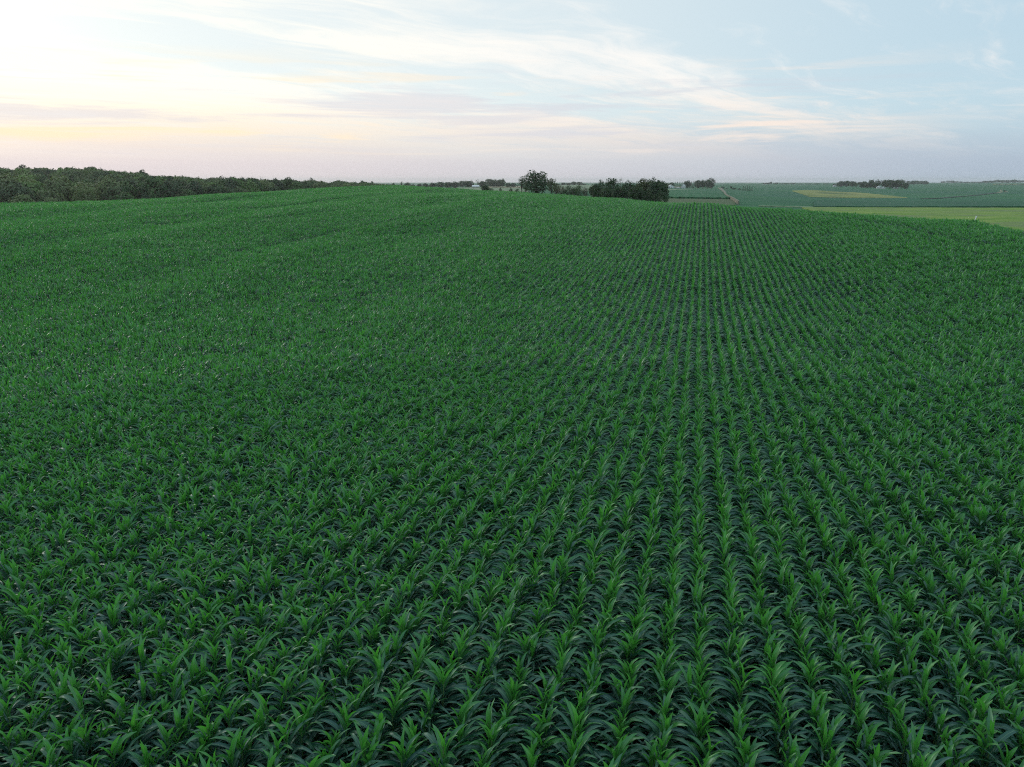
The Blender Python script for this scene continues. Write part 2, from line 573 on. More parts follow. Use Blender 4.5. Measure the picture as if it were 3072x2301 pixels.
M_GLASS = flat_mat('dark_window', (0.02, 0.025, 0.03), (0.03, 0.035, 0.04), 1.0, 0.1, 0.5)
M_DOOR = flat_mat('grey_door', (0.22, 0.20, 0.18), (0.28, 0.26, 0.24), 1.0, 0.6, 0.3)

# ------------------------------------------------------------------ ground and farmland sheets
azf = np.radians(np.concatenate([np.arange(-180, -48, 6), np.arange(-48, 48, 0.4), np.arange(48, 180, 6)]))
rr_ = np.concatenate([[0.5], np.exp(np.linspace(math.log(4), math.log(8600), 180))])


def polar_sheet(name, az, rad_of, nr, dz, mat, close):
    A = np.repeat(az[:, None], nr, 1)
    RR = np.array([rad_of(a) for a in az])
    X, Y = RR * np.sin(A), RR * np.cos(A)
    Z = zt(X, Y) + dz
    n = len(az)
    V = np.stack([X, Y, Z], -1).reshape(-1, 3)
    fs = []
    for i in range(n if close else n - 1):
        i2 = (i + 1) % n
        for j in range(nr - 1):
            fs.append((i * nr + j, i * nr + j + 1, i2 * nr + j + 1, i2 * nr + j))
    return obj(name, mesh_from(name, V, fs, mat, smooth=True)), V


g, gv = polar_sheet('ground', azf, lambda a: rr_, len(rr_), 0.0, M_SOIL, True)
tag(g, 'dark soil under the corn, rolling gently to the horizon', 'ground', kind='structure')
qq = np.linspace(0, 1, 150) ** 1.5


def fr(a):
    e = math.log(float(r_edge(a)) + 1.2)
    return np.exp(e + (math.log(8550) - e) * qq)


fl, flv = polar_sheet('farmland', azf, fr, 150, 0.12, M_CROP, True)
tag(fl, 'blue green crop land spreading over the plain beyond the corn field', 'field', kind='structure')
ZMIN = float(min(gv[:, 2].min(), flv[:, 2].min()))


def lerp_line(line, n):
    """resample a polyline of (px, py) at n even steps of px"""
    a = np.array(line, float)
    x = np.linspace(a[0, 0], a[-1, 0], n)
    return list(zip(x, np.interp(x, a[:, 0], a[:, 1])))


def draped(name, lower, upper, h, mat, label, cat, m=8, wob=0.0):
    """a patch of land between two lines of ground points, h above the terrain, with sides down to it"""
    n = len(lower)
    V = []
    for i in range(n):
        for j in range(m):
            q = j / (m - 1)
            x = lower[i][0] * (1 - q) + upper[i][0] * q
            y = lower[i][1] * (1 - q) + upper[i][1] * q
            V.append((x, y, float(zt(x, y)) + h + wob * random.uniform(-1, 1)))
    fs = []
    for i in range(n - 1):
        for j in range(m - 1):
            fs.append((i * m + j, (i + 1) * m + j, (i + 1) * m + j + 1, i * m + j + 1))
    ring = [i * m for i in range(n)] + [(n - 1) * m + j for j in range(1, m)] + [i * m + m - 1 for i in range(n - 2, -1, -1)] + [j for j in range(m - 2, 0, -1)]
    b = len(V)
    for q in ring:
        x, y, z = V[q]
        V.append((x, y, z - h - 1.0))
    L = len(ring)
    for q in range(L):
        fs.append((ring[q], b + q, b + (q + 1) % L, ring[(q + 1) % L]))
    o = obj(name, mesh_from(name, V, fs, mat))
    return tag(o, label, cat, kind='structure')


def patch(name, low, up, h, mat, label, cat, n=40, m=8, wob=0.0, rag=0.18):
    jt = lambda L: [(a, b + random.gauss(0, rag)) for a, b in L]
    draped(name, [hit(*q) for q in jt(lerp_line(low, n))], [hit(*q) for q in jt(lerp_line(up, n))], h, mat, label, cat, m, wob)


# meadow beyond the corn on the right
lo_, up_ = [], []
for px in np.linspace(2405, 3700, 60):
    a = az_of(px, 640)
    r0 = float(r_edge(a)) + 1.5
    ux, uy = hit(px, np.interp(px, [2405, 2470, 2520, 3100], [625.5, 624.8, 625.2, 626.5])) if px < 3100 else (395 * math.sin(a), 395 * math.cos(a))
    q = min(1.0, max(0.03, (px - 2405) / 110))
    lx, ly = r0 * math.sin(a), r0 * math.cos(a)
    lo_.append((ux + (lx - ux) * q, uy + (ly - uy) * q))
    up_.append((ux, uy))
draped('meadow', lo_, up_, 0.5, M_MEADOW, 'yellow green hay meadow behind the corn at the right', 'meadow', 24, 0.05)
# the next corn block, whose cut front edge makes the dark line behind the meadow
lo_, up_ = [], []
for px in np.linspace(2440, 3700, 60):
    a = az_of(px, 626)
    ux, uy = hit(px, 625.0) if px < 3100 else (400 * math.sin(a), 400 * math.cos(a))
    r0 = math.hypot(ux, uy) + 3
    lo_.append((r0 * math.sin(a), r0 * math.cos(a)))
    up_.append(((r0 + 170) * math.sin(a), (r0 + 170) * math.cos(a)))
draped('far_corn_block', lo_, up_, 0.9, M_CROP2, 'next dark green corn block with a cut edge behind the hay meadow', 'field', 26, 0.12)
patch('grass_strip', [(2275, 620.8), (2440, 624.6)], [(2275, 619.2), (2440, 622.8)], 0.4, M_PALE, 'thin pale grass strip along the far edge of the corn', 'grass strip')
patch('grass_waterway', [(2376, 574), (2400, 581), (2432, 592), (2545, 594), (2722, 595)],
      [(2376, 572.6), (2436, 570.5), (2496, 575), (2581, 579), (2644, 585), (2722, 593.6)], 0.4, M_YELLOW,
      'yellow green lens of grass lying in the far crop land at right', 'grass waterway', 60, 10)
patch('dry_grass_strip', [(1960, 618), (2206, 618)], [(1960, 597), (2203, 600)], 0.4, M_BROWN, 'brownish grass strip behind the corn, left of the gravel track', 'grass strip')
patch('near_crop_block', [(1960, 595.5), (2198, 598.5)], [(1960, 573.5), (2010, 573.5), (2060, 571), (2110, 568.6), (2166, 568)], 1.1, M_CROP, 'green crop block with a dark front edge, left of the gravel track', 'field', 40, 10, 0.15)
patch('pale_grass_strip', [(1990, 572.5), (2060, 570.3), (2118, 567.8)], [(1990, 569), (2060, 567.5), (2118, 567)], 0.4, M_PALE, 'pale green strip in front of the farm with white gables', 'grass strip')
patch('stubble_strip', [(2016, 563.5), (2046, 563.5)], [(2016, 561), (2046, 561)], 0.8, M_TAN, 'small tan strip below the white gabled farm', 'field', 12, 4)
patch('pale_field', [(1355, 565), (1400, 569), (1480, 573), (1585, 577)], [(1355, 564), (1400, 562.2), (1480, 561.5), (1585, 562.5)], 0.4, M_PALE,
      'pale grey green field in front of the tree belt at the centre', 'field', 40, 8)
patch('tan_field', [(1464, 564.2), (1570, 564.8)], [(1464, 561.2), (1570, 561.6)], 1.3, M_TAN, 'tan strip along the foot of the tree belt at the centre', 'field', 20, 4)
patch('far_hill_field', [(1660, 574), (1790, 574)], [(1660, 556), (1790, 555)], 0.4, M_PALE, 'pale green field sloping up between the two dark groves', 'field', 20, 8)
patch('far_pale_strip', [(2978, 555.2), (3090, 554.6)], [(2978, 553.6), (3090, 553.2)], 2.0, M_PALE, 'pale strip on the far rise at the right edge', 'field', 12, 4)
patch('bare_bank', [(2990, 580.4), (3008, 577.2)], [(2990, 578), (3008, 574.8)], 0.4, M_TAN, 'bare pale bank at the end of the dark drainage ditch', 'bank', 8, 3)
patch('upper_bank', [(2999, 573.6), (3008, 571.4)], [(2999, 571.6), (3008, 569.8)], 0.4, M_TAN, 'small curved pale bank above the drainage ditch', 'bank', 8, 3)
patch('outer_bank', [(3013, 577.5), (3023, 576.2)], [(3013, 576.2), (3023, 575)], 0.4, M_TAN, 'pale bank just right of the lone dark bush', 'bank', 8, 3)


def strip(name, pts, width, h, mat, label, cat, n=60):
    P_ = np.array([hit(*q) for q in pts])
    d = np.concatenate([[0], np.cumsum(np.hypot(*np.diff(P_, axis=0).T))])
    s = np.linspace(0, d[-1], n)
    X, Y = np.interp(s, d, P_[:, 0]), np.interp(s, d, P_[:, 1])
    X, Y = blur(X[:, None], 2.0, 0)[:, 0], blur(Y[:, None], 2.0, 0)[:, 0]
    tx, ty = np.gradient(X), np.gradient(Y)
    L = np.hypot(tx, ty)
    nx, ny = -ty / L, tx / L
    w = width / 2 if np.isscalar(width) else np.interp(s, np.linspace(0, d[-1], len(width)), width) / 2
    a = [(x, y) for x, y in zip(X + nx * w, Y + ny * w)]
    b = [(x, y) for x, y in zip(X - nx * w, Y - ny * w)]
    draped(name, a, b, h, mat, label, cat, 3)


strip('gravel_track', [(2158, 566.5), (2166, 573), (2173, 580), (2176, 588), (2184, 594), (2193, 598.5), (2201, 603), (2204, 608), (2214, 614), (2218, 618)],
      [5, 4, 2.6, 1.5, .9, .7], 1.75, M_GRAVEL, 'pale gravel track winding down through the crop land', 'track')
strip('drainage_ditch', [(2765, 598.5), (2830, 595), (2880, 590.5), (2950, 584.5), (2992, 579)], 5, 0.6, M_T['cedar'], 'thin dark line of rank growth along a ditch in the far field', 'ditch')


# ------------------------------------------------------------------ corn
def leaf_geo(L, Wd, th0, th1, ex, nseg, across, twist, fold, rip, side):
    """centre line rises from vertical by th0 and bends to th1; returned in the local x-z plane"""
    ss = np.linspace(0, 1, nseg + 1)
    fine = np.linspace(0, 1, 40)
    th = th0 + (th1 - th0) * fine ** ex
    step = L / 39
    cx = np.concatenate([[0], np.cumsum(np.sin(th[:-1]) * step)])
    cz = np.concatenate([[0], np.cumsum(np.cos(th[:-1]) * step)])
    X, Z, T = np.interp(ss, fine, cx), np.interp(ss, fine, cz), np.interp(ss, fine, th)
    w = Wd * np.interp(ss, [0, .12, .35, .6, .82, 1], [.6, .85, 1, .9, .58, .04])
    y0 = side * ss ** 2 * L
    V, U = [], []
    for i in range(nseg + 1):
        tang = np.array([math.sin(T[i]), 0, math.cos(T[i])])
        nrm = np.array([-math.cos(T[i]), 0, math.sin(T[i])])        # upper face of the blade
        tw = twist * ss[i]
        lat = np.array([0, 1, 0]) * math.cos(tw) + nrm * math.sin(tw)
        nn = np.cross(tang, lat) * (1 if np.dot(np.cross(tang, lat), nrm) > 0 else -1)
        c = np.array([X[i], y0[i], Z[i]])
        fo = fold * (1 - 0.6 * ss[i]) * w[i]
        if across == 3:
            k1 = rip * math.sin(ss[i] * 19 + 1.3) * w[i]
            k2 = rip * math.sin(ss[i] * 17 + 4.1) * w[i]
            V += [c - lat * w[i] / 2 + nn * (fo + k1), c, c + lat * w[i] / 2 + nn * (fo + k2)]
            U += [(0, ss[i]), (.5, ss[i]), (1, ss[i])]
        else:
            V += [c - lat * w[i] / 2, c + lat * w[i] / 2]
            U += [(.08, ss[i]), (.92, ss[i])]
    fs = []
    for i in range(nseg):
        for j in range(across - 1):
            a = i * across + j
            fs.append((a, a + 1, a + across + 1, a + across))
    return np.array(V), fs, U


def corn_leaves(rs, full=True):
    """list of (verts, faces, uv, age) of one plant, and the stalk's height"""
    H = rs.uniform(1.02, 1.16)
    n = rs.choice([11, 12, 12, 13]) if full else 9
    base = rs.gauss(0, 0.6) + (math.pi if rs.random() < .5 else 0)
    leaves = []
    for i in range(n):
        q = i / (n - 1)
        z = 0.16 + (H - 0.16) * q ** 0.92
        az = base + math.pi * i + rs.gauss(0, 0.34)
        if q < .35:
            L, th0, th1, ex = rs.uniform(.58, .74), R(rs.uniform(38, 52)), R(rs.uniform(118, 150)), 1.15
        elif q < .68:
            L, th0, th1, ex = rs.uniform(.68, .88), R(rs.uniform(24, 38)), R(rs.uniform(115, 155)), 1.45
        elif q < .86:
            L, th0, th1, ex = rs.uniform(.56, .74), R(rs.uniform(14, 26)), R(rs.uniform(70, 130)), 2.2
        else:
            L, th0, th1, ex = rs.uniform(.36, .52), R(rs.uniform(4, 16)), R(rs.uniform(18, 75)), 2.0
        wd = (.092 if q < .86 else .080) * rs.uniform(.88, 1.14)
        V, fs, U = leaf_geo(L, wd * (1 if full else 1.12), th0, th1, ex, 7 if full else 4, 3 if full else 2,
                            rs.gauss(0, .75), rs.uniform(.30, .52), .13, rs.gauss(0, .10))
        V = V + np.array([.012, 0, 0])
        ca, sa = math.cos(az), math.sin(az)
        V = np.stack([V[:, 0] * ca - V[:, 1] * sa, V[:, 0] * sa + V[:, 1] * ca, V[:, 2] + z], -1)
        leaves.append((V, fs, U, q))
    return leaves, H


def stalk_geo(H, n=5):
    m = MB()
    m.tube([(0, 0, -.05), (0, 0, H * .5), (0, 0, H + .08)], [.016, .014, .008], n)
    return m


def join_leaves(name, sets):
    V, fs, U, A, mi = [], [], [], [], []
    for leaves, H, off, full in sets:
        for v_, f_, u_, q in leaves:
            b = len(V)
            V += [tuple(p + off) for p in v_]
            fs += [[b + i for i in f] for f in f_]
            U += u_
            A += [q] * len(v_)
            mi += [0] * len(f_)
        if full:
            st = stalk_geo(H, 4)
            b = len(V)
            V += [tuple(np.array(p) + off) for p in st.v]
            fs += [[b + i for i in f] for f in st.f]
            U += [(.2, .5)] * len(st.v)
            A += [.3] * len(st.v)
            mi += [1] * len(st.f)
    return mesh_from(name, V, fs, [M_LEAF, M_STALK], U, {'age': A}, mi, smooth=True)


PSI = R(14.4)
ROWD = np.array([math.sin(PSI), math.cos(PSI)])
PERP = np.array([math.cos(PSI), -math.sin(PSI)])
ROW, GAP, SEG = 0.76, 0.165, 1.32
ROT0 = -PSI                                # local +x of a plant lies across the rows

NVAR, NSEG = 14, 12
plants = []
for kx in range(NVAR):
    plants.append(corn_leaves(random.Random(100 + kx)))
src = bpy.data.collections.new('corn_sources')
for kx in range(NVAR):
    lv, H = plants[kx]
    src.objects.link(obj('corn_a%02d' % kx, join_leaves('corn_plant_mesh', [(lv, H, np.zeros(3), True)]), link=False))
for kx in range(NSEG):
    rs = random.Random(300 + kx)
    sets = []
    for j in range(8):
        lv, H = corn_leaves(rs, False)
        if rs.random() < .5:
            for i in range(len(lv)):
                v_, f_, u_, q = lv[i]
                lv[i] = (v_ * np.array([-1, -1, 1]), f_, u_, q)
        s_j = rs.uniform(.86, 1.14)
        lv = [(v_ * s_j, f_, u_, q) for v_, f_, u_, q in lv]
        sets.append((lv, H, np.array([rs.gauss(0, .035), (j - 3.5) * GAP + rs.gauss(0, .03), 0]), False))
    src.objects.link(obj('corn_b%02d' % kx, join_leaves('corn_row_mesh', sets), link=False))

# where the plants stand
NEAR = 46.0


def field_noise(x, y):
    n = 0
    for L, A, th, ph in ((70, 1, .4, 1.0), (38, .8, 1.9, 2.2), (23, .6, 2.8, .3), (13, .5, 1.1, 4.0), (7, .4, .2, 2.0)):
        n = n + A * np.sin(2 * math.pi / L * (x * math.cos(th) + y * math.sin(th)) + ph + 1.5 * np.sin(2 * math.pi / (L * 1.7) * (x * math.sin(th) - y * math.cos(th))))
    b = bands(x, y)
    return n / 2.2 * .7 + .5 * b * np.clip((np.hypot(x, y) - 35) / 50, 0, 1)


STREAKS = []
for line in ([(400, 690), (800, 676), (1100, 640)], [(560, 626), (640, 618), (760, 604)], [(520, 655), (800, 640), (1010, 610)], [(2420, 660), (2700, 700), (2960, 770)],
             [(60, 705), (300, 690), (520, 672)], [(700, 780), (1000, 720), (1300, 660)]):
    pts = np.array([hit(a, b, 25.0) for a, b in line])
    STREAKS.append(pts)


def streak_dist(x, y):
    d = np.full(x.shape, 1e9)
    for pts in STREAKS:
        for a, b in zip(pts, pts[1:]):
            ab = b - a
            t = np.clip(((x - a[0]) * ab[0] + (y - a[1]) * ab[1]) / (ab @ ab), 0, 1)
            d = np.minimum(d, np.hypot(x - a[0] - t * ab[0], y - a[1] - t * ab[1]))
    return d


def grid(step, rmin, rmax, azmax, jit, azlo=None):
    kx = np.arange(-460, 461)
    tn = np.arange(int(-30 / step), int(360 / step))
    S, T = np.meshgrid(kx * ROW, tn * step, indexing='ij')
    S = S.ravel()
    T = T.ravel()
    ri = (S / ROW).round().astype(int)
    T = T + (np.sin(ri * 12.9898) * 43758.5453 % 1.0) * step + rng.normal(0, jit, S.shape)
    S = S + rng.normal(0, .022, S.shape)
    x = PERP[0] * S + ROWD[0] * T
    y = PERP[1] * S + ROWD[1] * T
    r = np.hypot(x, y)
    a = np.arctan2(x, y)
    ok = (r >= rmin) & (r < rmax) & (np.abs(a) < azmax) & (r < r_edge(a))
    return x[ok], y[ok], r[ok], ri[ok]


nx_, ny_, nr_, nri = grid(GAP, 3.0, NEAR, R(62), 0.03)
keep = rng.random(nx_.shape) > 0.035                      # a few missing plants
nx_, ny_, nri = nx_[keep], ny_[keep], nri[keep]
nz_ = zt(nx_, ny_)
pxs, pys, dep = project(nx_, ny_, nz_ + 1.35)
cand = np.nonzero((pxs > -10) & (pxs < 3082) & (pys < 2300) & (dep > 5))[0]
cand = cand[np.argsort(dep[cand])][:300]
single = np.zeros(nx_.shape, bool)
single[cand] = True

fx, fy_, fr_, _ = grid(SEG, NEAR, 400.0, R(43), 0.12)
fz = zt(fx, fy_)


def inst_attrs(x, y, n, base, nvar):
    fn = field_noise(x, y)
    idx = base + rng.integers(0, nvar, n)
    rot = np.zeros((n, 3))
    flip = rng.integers(0, 2, n) * math.pi
    rot[:, 2] = ROT0 + flip + (rng.normal(0, .30, n) if base == 0 else 0)
    rot[:, 0] = rng.normal(0, .07, n) if base == 0 else 0
    rot[:, 1] = rng.normal(0, .07, n) if base == 0 else 0
    s = rng.normal(.91 if base == 0 else .97, .105 if base == 0 else .06, n) * (1 + .09 * np.clip(fn, -1.4, 1.4))
    d = streak_dist(x, y)
    s = s * (1 - .22 * np.exp(-(d / 1.1) ** 2))
    tint = np.clip((.22 + .26 * fn) + rng.normal(0, .18, n), 0, 1)
    return idx, rot, s, tint


ns = ~single
i1, r1, s1, t1 = inst_attrs(nx_, ny_, len(nx_), 0, NVAR)
i2, r2, s2_, t2 = inst_attrs(fx, fy_, len(fx), NVAR, NSEG)
PV = np.concatenate([np.stack([nx_, ny_, nz_], -1)[ns], np.stack([fx, fy_, fz], -1)])
cm = bpy.data.meshes.new('corn_field')
cm.vertices.add(len(PV))
cm.vertices.foreach_set('co', PV.astype(np.float32).ravel())
for an, ty, av in (('idx', 'INT', np.concatenate([i1[ns], i2])), ('scl', 'FLOAT', np.concatenate([s1[ns], s2_])), ('tint', 'FLOAT', np.concatenate([t1[ns], t2]))):
    a = cm.attributes.new(an, ty, 'POINT')
    a.data.foreach_set('value', av.astype(np.int32 if ty == 'INT' else np.float32))
a = cm.attributes.new('rot', 'FLOAT_VECTOR', 'POINT')
a.data.foreach_set('vector', np.concatenate([r1[ns], r2]).astype(np.float32).ravel())


def instancer(name, collection):
    ng = bpy.data.node_groups.new(name, 'GeometryNodeTree')
    ng.interface.new_socket('Geometry', in_out='INPUT', socket_type='NodeSocketGeometry')
    ng.interface.new_socket('Geometry', in_out='OUTPUT', socket_type='NodeSocketGeometry')
    N, L = ng.nodes, ng.links
    gi, go = N.new('NodeGroupInput'), N.new('NodeGroupOutput')
    iop = N.new('GeometryNodeInstanceOnPoints')
    ci = N.new('GeometryNodeCollectionInfo')
    ci.inputs['Collection'].default_value = collection
    ci.inputs['Separate Children'].default_value = True
    ci.inputs['Reset Children'].default_value = True
    iop.inputs['Pick Instance'].default_value = True

    def na(nm, ty):
        nd = N.new('GeometryNodeInputNamedAttribute')
        nd.data_type = ty
        nd.inputs['Name'].default_value = nm
        return nd.outputs[0]
    L.new(gi.outputs[0], iop.inputs['Points'])
    L.new(ci.outputs[0], iop.inputs['Instance'])
    L.new(na('idx', 'INT'), iop.inputs['Instance Index'])
    e2r = N.new('FunctionNodeEulerToRotation')
    L.new(na('rot', 'FLOAT_VECTOR'), e2r.inputs[0])
    L.new(e2r.outputs[0], iop.inputs['Rotation'])
    L.new(na('scl', 'FLOAT'), iop.inputs['Scale'])
    L.new(iop.outputs[0], go.inputs[0])
    return ng


co = obj('corn_field', cm)
co.modifiers.new('plants', 'NODES').node_group = instancer('corn_field_plants', src)
tag(co, 'field of green corn in straight rows running to the crest of the rise', 'corn field', kind='stuff')

# the plants nearest the camera, each a thing with stalk and leaves
leaf_me, stalk_me = [], []
for lv, H in plants:
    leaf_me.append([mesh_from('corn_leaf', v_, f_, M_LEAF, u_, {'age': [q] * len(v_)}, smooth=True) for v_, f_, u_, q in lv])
    stalk_me.append(stalk_geo(H).mesh('corn_stalk', [M_STALK], True))
ONES = ['', 'first', 'second', 'third', 'fourth', 'fifth', 'sixth', 'seventh', 'eighth', 'ninth', 'tenth', 'eleventh', 'twelfth', 'thirteenth', 'fourteenth',
        'fifteenth', 'sixteenth', 'seventeenth', 'eighteenth', 'nineteenth', 'twentieth']


def nth(k):
    if k <= 20:
        return ONES[k]
    tens, unit = divmod(k, 10)
    if unit == 0:
        return {3: 'thirtieth', 4: 'fortieth', 5: 'fiftieth'}[tens]
    return {2: 'twenty', 3: 'thirty', 4: 'forty', 5: 'fifty'}[tens] + '-' + ONES[unit]


rows_ = sorted(set(nri[cand]))
plant_label = {}
for q, rw in enumerate(rows_):
    mine = sorted((c for c in cand if nri[c] == rw), key=lambda c: dep[c])
    for k_, c in enumerate(mine):
        look = 'tall ' if s1[c] > .99 else 'short ' if s1[c] < .82 else ''
        look += 'yellowish ' if t1[c] > .55 else 'bluish ' if t1[c] < .08 else 'leafy '
        plant_label[c] = look + 'corn plant, %s from the bottom edge in the %s row from the left' % (nth(k_ + 1), nth(q + 1))
for i in cand:
    kx = int(i1[i])
    root = bpy.data.objects.new('corn_plant', None)
    COL.objects.link(root)
    root.empty_display_size = .1
    root.location = (nx_[i], ny_[i], nz_[i])
    root.rotation_euler = r1[i]
    root.scale = (s1[i],) * 3
    tag(root, plant_label[i], 'corn plant', 'corn plants nearest the camera')
    root['tint'] = float(t1[i])
    o = bpy.data.objects.new('stalk', stalk_me[kx])
    COL.objects.link(o)
    o.parent = root
    for me in leaf_me[kx]:
        o = bpy.data.objects.new('leaf', me)
        COL.objects.link(o)
        o.parent = root
        o['tint'] = float(t1[i])


# ------------------------------------------------------------------ trees
def tree_geo(seed, style):
    """trunk MB and crown arrays for a tree 10 m tall"""
    rs = random.Random(seed)
    tm = MB()
    quads, shade = [], []
    H = 10.0
    lobes = []
    if style == 'cone':
        tm.tube([(0, 0, -.6), (0, 0, 4), (.05, 0, 8.6)], [.22, .15, .04], 6)
        for q in range(420):
            z = H * (0.06 + .94 * rs.random() ** 1.25)
            rad = (1 - z / H) * 2.3 * rs.uniform(.55, 1.08) + .12
            a = rs.uniform(0, 6.283)
            c = Vector((rad * math.cos(a), rad * math.sin(a), z - rad * .12))
            leafquad(rs, quads, shade, c, .42, Vector((math.cos(a), math.sin(a), .5)), rs.uniform(.1, .9))
        return tm, quads, shade
    if style == 'broad':
        zc, rx, rz, nl, lr_, nq = 5.3, 3.3, 4.2, 30, (1.05, 1.7), 84
        split = 2.6
    elif style == 'dome':
        zc, rx, rz, nl, lr_, nq = 6.2, 3.7, 3.7, 34, (1.0, 1.5), 84
        split = 2.6
    elif style == 'dense':
        zc, rx, rz, nl, lr_, nq = 5.0, 3.5, 4.6, 30, (1.2, 1.8), 84
        split = 2.0
    elif style == 'loose':
        zc, rx, rz, nl, lr_, nq = 5.9, 2.9, 3.8, 24, (.75, 1.25), 66
        split = 2.2
    elif style == 'slim':
        zc, rx, rz, nl, lr_, nq = 6.6, 1.25, 3.2, 14, (.6, .95), 64
        split = 3.6
    elif style == 'shrub':
        zc, rx, rz, nl, lr_, nq = 4.6, 5.0, 4.8, 22, (1.5, 2.5), 60
        split = .8
    else:                                   # bare: sparse twiggy crown
        zc, rx, rz, nl, lr_, nq = 6.4, 2.4, 3.2, 14, (.6, 1.0), 16
        split = 2.6
    bend = (rs.uniform(-.4, .4), rs.uniform(-.4, .4))
    tr = .30 if style not in ('slim',) else .17
    if style == 'shrub':
        tr = .12
    top = Vector((bend[0], bend[1], zc + rz * .35))
    tm.tube([(0, 0, -.8), (0, 0, .3), (bend[0] * .4, bend[1] * .4, split), tuple(top)], [tr * 1.5, tr, tr * .8, tr * .3], 7)
    tries = 0
    while len(lobes) < nl and tries < 900:
        tries += 1
        d = Vector((rs.gauss(0, 1), rs.gauss(0, 1), rs.gauss(0, 1))).normalized() * rs.uniform(.45, 1) ** .6
        L = rs.uniform(*lr_)
        c = Vector((d.x * (rx - L * .55), d.y * (rx - L * .55), zc + d.z * (rz - L * .6)))
        if c.z - L * .6 < (.2 if style in ('shrub', 'dense') else .7):
            continue
        if any((c - b).length < .55 * (L + l2) for b, l2 in lobes):
            continue
        lobes.append((c, L))
    for kx, (c, L) in enumerate(lobes):
        if kx < 11:
            f = Vector((bend[0] * .4, bend[1] * .4, split + rs.uniform(-.4, 1.2)))
            mid = f.lerp(c, .5) + Vector((0, 0, -.25))
            tm.tube([tuple(f), tuple(mid), tuple(c)], [tr * .45, tr * .3, tr * .1], 5)
        tone = rs.uniform(0, 1)
        for q in range(int(nq * (L / 1.4) ** 1.3)):
            d = Vector((rs.gauss(0, 1), rs.gauss(0, 1), rs.gauss(0, 1) * .85 + .12)).normalized()
            p = c + d * L * rs.uniform(.55, 1.08)
            if p.z < .1:
                p.z = rs.uniform(.1, .6)
            leafquad(rs, quads, shade, p, rs.uniform(.34, .6) * (.8 if style == 'slim' else 1.8 if style == 'dome' else 1.5 if style == 'dense' else 1.1), d + (c - Vector((0, 0, zc))) * (.16 if style == 'dome' else 0), min(1, max(0, tone + rs.gauss(0, .18))), .22 if style == 'dome' else .5)
    return tm, quads, shade


def leafquad(rs, quads, shade, c, size, nrm, sh, k=.5):
    n = (nrm.normalized() + Vector((rs.gauss(0, k), rs.gauss(0, k), rs.gauss(0, k)))).normalized()
    a = n.orthogonal().normalized()
    a = Matrix.Rotation(rs.uniform(0, 6.28), 3, n) @ a
    b = n.cross(a)
    w, h = size * rs.uniform(.7, 1.1), size * rs.uniform(.45, .8)
    quads.append([tuple(c - a * w * .5), tuple(c + b * h * .5 + n * .05), tuple(c + a * w * .5 + n * rs.uniform(-.15, .15)), tuple(c - b * h * .5)])
    shade.append(sh)


def crown_mesh(name, quads, shade, mat):
    V = [p for q in quads for p in q]
    fs = [(4 * i, 4 * i + 1, 4 * i + 2, 4 * i + 3) for i in range(len(quads))]
    return mesh_from(name, V, fs, mat, None, {'shade': [s for s in shade for _ in range(4)]})


WIDTH = {'broad': 6.6, 'dense': 7.0, 'loose': 5.8, 'slim': 2.5, 'shrub': 10.0, 'dome': 7.4, 'cone': 4.4, 'bare': 4.8}
GEO = {}
for st in WIDTH:
    for kx in range(3):
        tm, qd, sh = tree_geo(1000 + 17 * kx + len(st) * 101 + ord(st[0]), st)
        zz_ = sorted(p[2] for q in qd for p in q)
        kz = 10.0 / zz_[int(len(zz_) * .985)]
        xx_ = sorted(math.hypot(p[0], p[1]) for q in qd for p in q)
        kw = WIDTH[st] / (2 * xx_[int(len(xx_) * .97)])
        qd = [[(p[0] * kw, p[1] * kw, p[2] * kz) for p in q] for q in qd]
        tm.v = [(p[0] * kw, p[1] * kw, p[2] * kz) for p in tm.v]
        GEO[st, kx] = (tm.mesh('trunk', [M_BARK], True), qd, sh)
CROWN = {}


def place_tree(px, r, top, wpx, style, tone, label, cat='tree', group=None, base_drop=0.3, lean=0.0, foot=None):
    kx = random.randrange(3)
    if (style, kx, tone) not in CROWN:
        CROWN[style, kx, tone] = crown_mesh('crown', GEO[style, kx][1], GEO[style, kx][2], M_T[tone])
    x, y = at(px, r, top + 10) if r else hit(px, foot)
    r = math.hypot(x, y)
    z = float(zt(x, y)) - base_drop
    h = max(1.2, zat(px, top, r) - z)
    depth = y * cP + (CAM_H - z) * sP
    w = wpx * depth / F
    name = {'shrub': 'shrub', 'cone': 'conifer_tree'}.get(style, 'tree')
    root = bpy.data.objects.new(name, None)
    COL.objects.link(root)
    root.location = (x, y, z)
    root.rotation_euler = (0, lean, random.uniform(0, 6.28) if lean == 0 else 0)
    root.scale = (w / WIDTH[style], w / WIDTH[style], h / 10.0)
    tag(root, label, cat, group)
    a = bpy.data.objects.new('trunk', GEO[style, kx][0])
    b = bpy.data.objects.new('crown', CROWN[style, kx, tone])
    for o in (a, b):
        COL.objects.link(o)
        o.parent = root
    return root


